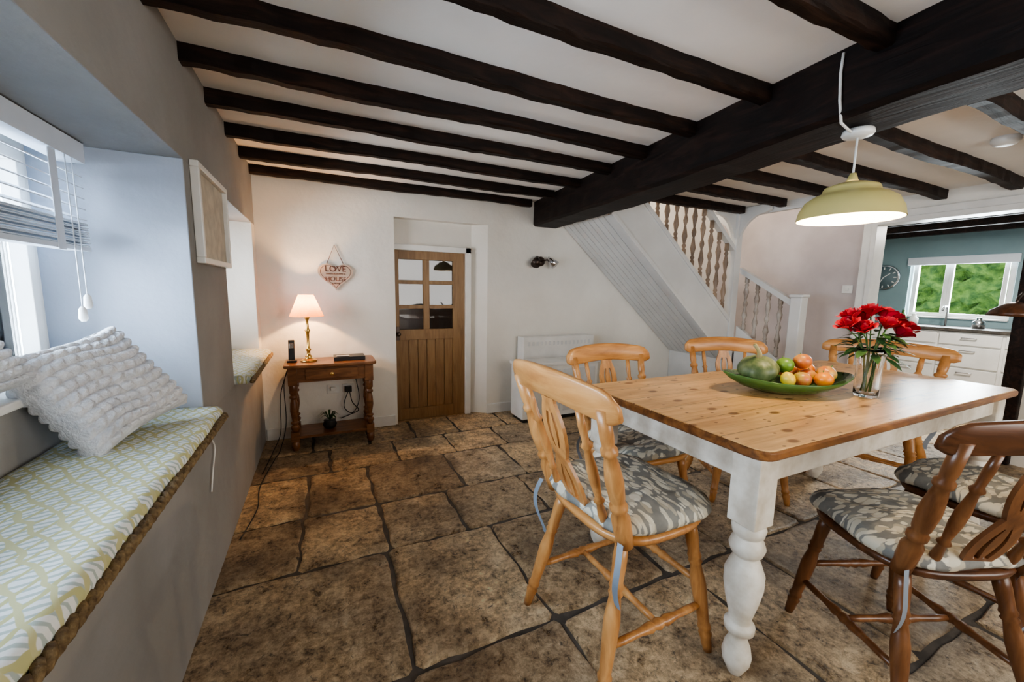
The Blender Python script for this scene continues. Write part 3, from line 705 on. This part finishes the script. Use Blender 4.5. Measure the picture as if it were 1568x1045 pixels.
# ---------------------------------------------------------------- fruit bowl
mb=MB(); bc=V((2.00,1.13,TZ+.001)); ang=math.atan2(-.4313,.9022)
def bowl_ring(rx,ry,z):
    P=[]
    for k in range(48):
        t=2*math.pi*k/48; f=1+.10*abs(math.cos(t))**8; x=rx*math.cos(t)*f; y=ry*math.sin(t)
        zz=z+ (z*.35)*abs(math.cos(t))**3; P.append(V((x*math.cos(ang)-y*math.sin(ang),x*math.sin(ang)+y*math.cos(ang),zz)))
    return P
mb.loft([bowl_ring(a,b,z) for a,b,z in((.06,.05,.0),(.12,.08,.002),(.19,.12,.02),(.245,.155,.045),(.275,.175,.068),(.272,.172,.070),(.235,.148,.048),(.18,.11,.024),(.10,.07,.010),(.03,.02,.009))],green,True)
mb.build('fruit_bowl',bc)
fr=[('apple',(.10,.0,.072),.042,(.55,.06,.03),(.65,.42,.08)),('apple',(.19,.0,.090),.041,(.6,.16,.05),(.7,.5,.12)),('apple',(.025,-.065,.072),.040,(.50,.45,.08),(.6,.10,.05)),
('orange',(.055,.075,.084),.040,(.85,.28,.02),(.8,.22,.015)),('orange',(.115,-.082,.078),.038,(.85,.30,.02),(.8,.22,.015)),('orange',(-.03,.075,.088),.038,(.85,.34,.03),(.8,.28,.02)),
('lime',(-.015,.0,.128),.040,(.18,.30,.05),(.10,.22,.03)),('apple',(.068,.0,.148),.039,(.62,.30,.07),(.5,.1,.03)),('orange',(.14,.068,.095),.038,(.85,.30,.03),(.75,.2,.02)),('lemon',(-.055,-.09,.078),.030,(.8,.6,.08),(.75,.5,.05))]
Rz=Matrix.Rotation(ang,3,'Z')
for nm,p,rr,ca,cb in fr:
    mb=MB(); mt=M(nm+'_skin',ca,cb,14,.35,.1,60,.001)
    sh=(lambda th,ph:1-.18*max(0,math.sin(ph))**6) if nm!='orange' else None
    mb.ell((0,0,0),(rr,rr,rr*(.92 if nm!='lemon' else 1.2)),mt,22,14,fn=sh); mb.tube([(0,0,rr*.8),(.004,0,rr*1.12)],.002,stem,6)
    o=mb.build(nm,bc+Rz@V(p)); o.rotation_euler=(random.uniform(-.5,.5),random.uniform(-.5,.5),0)
mb=MB(); sq=M('squash_skin',(.05,.085,.03),(.20,.22,.10),22,.45,.2,40,.002,stretch=(1,1,.4))
mb.ell((0,0,0),(.084,.084,.062),sq,48,18,fn=lambda th,ph:1+.05*abs(math.sin(th*5))); 
mb.tube([(0,0,.055),(.003,.0,.08),(-.008,.004,.105),(-.025,.008,.13)],[.015,.010,.008,.009],M('squash_stalk',(.35,.30,.14)),8)
o=mb.build('squash',bc+Rz@V((-.140,.0,.108))); o.rotation_euler=(r(8),r(-14),0)

# ---------------------------------------------------------------- vase of roses
vc=V((2.27,.93,TZ+.001)); mb=MB()
mb.lathe(vc,vc+V((0,0,.225)),[(0,.042),(.02,.047),(.2,.047),(.45,.047),(.7,.05),(.9,.058),(1,.062),(1,.059),(.9,.055),(.7,.047),(.45,.044),(.2,.044),(.06,.044),(.05,.0005)],glass,36,cap=True)
mb.build('glass_vase')
mb=MB()
def rose(c,R0,tilt):
    T=Matrix.Rotation(tilt[0],3,'X')@Matrix.Rotation(tilt[1],3,'Y')
    for layer,(npet,rad,hgt,flare) in enumerate(((3,.35,1.15,.0),(4,.55,1.1,.12),(5,.78,.98,.3),(6,1.0,.82,.55))):
        for k in range(npet):
            a0=2*math.pi*(k/npet)+layer*.7; wid=2*math.pi/npet*.72; g=[]
            for i in range(6):
                v=i/5; row=[]
                for j in range(6):
                    u=-1+2*j/5; a=a0+u*wid*.62
                    rr=R0*rad*(.25+.85*math.sin(v*1.75)+flare*v**4*.6)*(1-.05*u*u)
                    z=R0*hgt*(v*1.35-.65)-R0*.22*u*u*v-R0*flare*.45*v**6
                    row.append(V(c)+T@V((rr*math.cos(a),rr*math.sin(a),z)))
                g.append(row)
            mb.patch(g,rosem)
heads=[(-.13,.0,.335),(-.085,.04,.375),(-.08,-.03,.32),(-.025,.0,.40),(.0,.06,.37),(.015,-.05,.345),(.055,.01,.385),(.105,.03,.365),(.095,-.04,.305),(.14,-.01,.325)]
top=vc+V((0,0,.21))
for hx_,hy_,hz in heads:
    p=vc+Rz@V((hx_*.95,hy_,hz)); d=(p-top).normalized()
    rose(p,.038,( -d.y*.8, d.x*.8))
    b=vc+V((random.uniform(-.02,.02),random.uniform(-.02,.02),.02)); m_=vc+(p-vc)*.25; m_.z=vc.z+.2
    mb.tube([b,b.lerp(m_,.5),m_,m_.lerp(p,.5)+V((0,0,.01)),p-V((0,0,.02))],.0028,stem,6)
for k in range(80):
    a=random.uniform(0,6.28); rr=random.uniform(.05,.16); z=random.uniform(.19,.31); l=random.uniform(.035,.06)
    p=vc+V((math.cos(a)*rr*.5,math.sin(a)*rr*.5,z)); d=V((math.cos(a),math.sin(a),random.uniform(-.5,.4))).normalized(); s=d.cross(V((0,0,1))).normalized()
    mb.patch([[p,p,p],[p+d*l*.5-s*l*.3,p+d*l*.5+V((0,0,-.004)),p+d*l*.5+s*l*.3],[p+d*l-s*l*.27-V((0,0,.004)),p+d*l-V((0,0,.005)),p+d*l+s*l*.27-V((0,0,.004))],[p+d*l*1.5-V((0,0,.014))]*3],leafm)
mb.build('rose_bouquet')

# ---------------------------------------------------------------- pendant lamp
pc=V((1.945,.93,0)); mb=MB()
mb.lathe(pc+V((0,0,1.947)),pc+V((0,0,1.918)),[(0,.050),(.5,.053),(.8,.047),(1,.02)],whitep,32)
mb.tube([pc+V((0,0,1.92)),pc+V((0,0,1.78))],.004,whitep)
mb.lathe(pc+V((0,0,1.785)),pc+V((0,0,1.735)),[(0,.010),(.3,.015),(.5,.018),(1,.03)],cream,24)
so=[(.0,.03),(.04,.055),(.10,.078),(.13,.088),(.18,.092),(.28,.096),(.36,.122),(.50,.150),(.75,.168),(1,.175)]
si=[(1,.172),(.75,.165),(.50,.147),(.36,.119),(.28,.093),(.13,.084),(.04,.05)]
mb.lathe(pc+V((0,0,1.750)),pc+V((0,0,1.605)),so,cream,56,cap=False)
mb.lathe(pc+V((0,0,1.750)),pc+V((0,0,1.605)),si,creamin,56,cap=False)
mb.ell(pc+V((0,0,1.672)),(.030,.030,.030),bulb)
P=[(1.79-.005,.93,2.19),(1.78,.93,2.12),(1.775,.92,2.02),(1.80,.92,1.945),(1.88,.93,1.935),(1.945,.93,1.93)]
mb.tube(P,.005,whitep,8)
mb.build('pendant_lamp')
mb=MB(); mb.lathe((3.55,.97,CZ),(3.55,.97,CZ-.045),[(0,.06),(.5,.06),(.9,.045),(1,.03)],whitep,28); mb.build('smoke_detector')
# ---------------------------------------------------------------- lights
def area(name,loc,rot,sx,sy,power,col):
    l=bpy.data.lights.new(name,'AREA'); l.shape='RECTANGLE'; l.size=sx; l.size_y=sy; l.energy=power; l.color=col
    o=bpy.data.objects.new(name,l); bpy.context.scene.collection.objects.link(o); o.location=loc; o.rotation_euler=rot; return o
def point(name,loc,power,col,rad=.04):
    l=bpy.data.lights.new(name,'POINT'); l.energy=power; l.color=col; l.shadow_soft_size=rad
    o=bpy.data.objects.new(name,l); bpy.context.scene.collection.objects.link(o); o.location=loc; return o
area('window_daylight_1',(-1.02,1.09,1.4),(0,r(-90),0),.8,1.7,135,(.66,.82,1))
area('window_daylight_2',(-1.02,3.14,1.35),(0,r(-90),0),.8,.95,34,(.90,.95,1))
area('rear_fill_light',(2.3,-1.85,1.4),(r(90),0,0),2.5,1.1,52,(1,.92,.82))  # added fill light behind the camera, through the made-up rear opening
area('window_daylight_kitchen',(8.2,2.4,1.45),(0,r(90),0),.8,.95,90,(.85,.95,1))
area('kitchen_fill_light',(6.3,1.5,2.1),(0,0,0),.4,.4,45,(1,.95,.88))  # added to brighten the kitchen; stands for no fitting
point('lamp_bulb_light',(-.105,3.60,1.155),17,(1,.56,.24),.012)
point('pendant_bulb_light',(1.945,.93,1.627),14,(1,.78,.48),.012)
point('stairwell_fill_light',(3.4,3.3,3.1),28,(1,.90,.80),.1)  # added out of view above to light the stairwell
point('hall_light',(.5,4.5,1.9),.2,(1,.9,.8),.1)
w=bpy.data.worlds.new('sky'); bpy.context.scene.world=w; w.use_nodes=True
w.node_tree.nodes['Background'].inputs[0].default_value=(.76,.88,1,1); w.node_tree.nodes['Background'].inputs[1].default_value=2.3
try:
    bpy.context.scene.view_settings.look='AgX - Medium High Contrast'
    bpy.context.scene.view_settings.exposure=.22
except Exception as e: print(e)

# ---------------------------------------------------------------- camera
cd=bpy.data.cameras.new('camera'); cam=bpy.data.objects.new('camera',cd); bpy.context.scene.collection.objects.link(cam)
cd.sensor_width=36; cd.lens=36*613/1568; cd.clip_start=.02
yaw=r(25.55); pit=r(7.35); ro=.01745
right=V((math.cos(yaw),-math.sin(yaw),0)); fwd=V((math.cos(pit)*math.sin(yaw),math.cos(pit)*math.cos(yaw),-math.sin(pit))); upv=right.cross(fwd)
R_=(right+upv*ro).normalized(); U_=(upv-right*ro).normalized(); B_=R_.cross(U_)
m=Matrix((R_,U_,B_)).transposed().to_4x4(); m.translation=V((0,0,1.3)); cam.matrix_world=m
bpy.context.scene.camera=cam
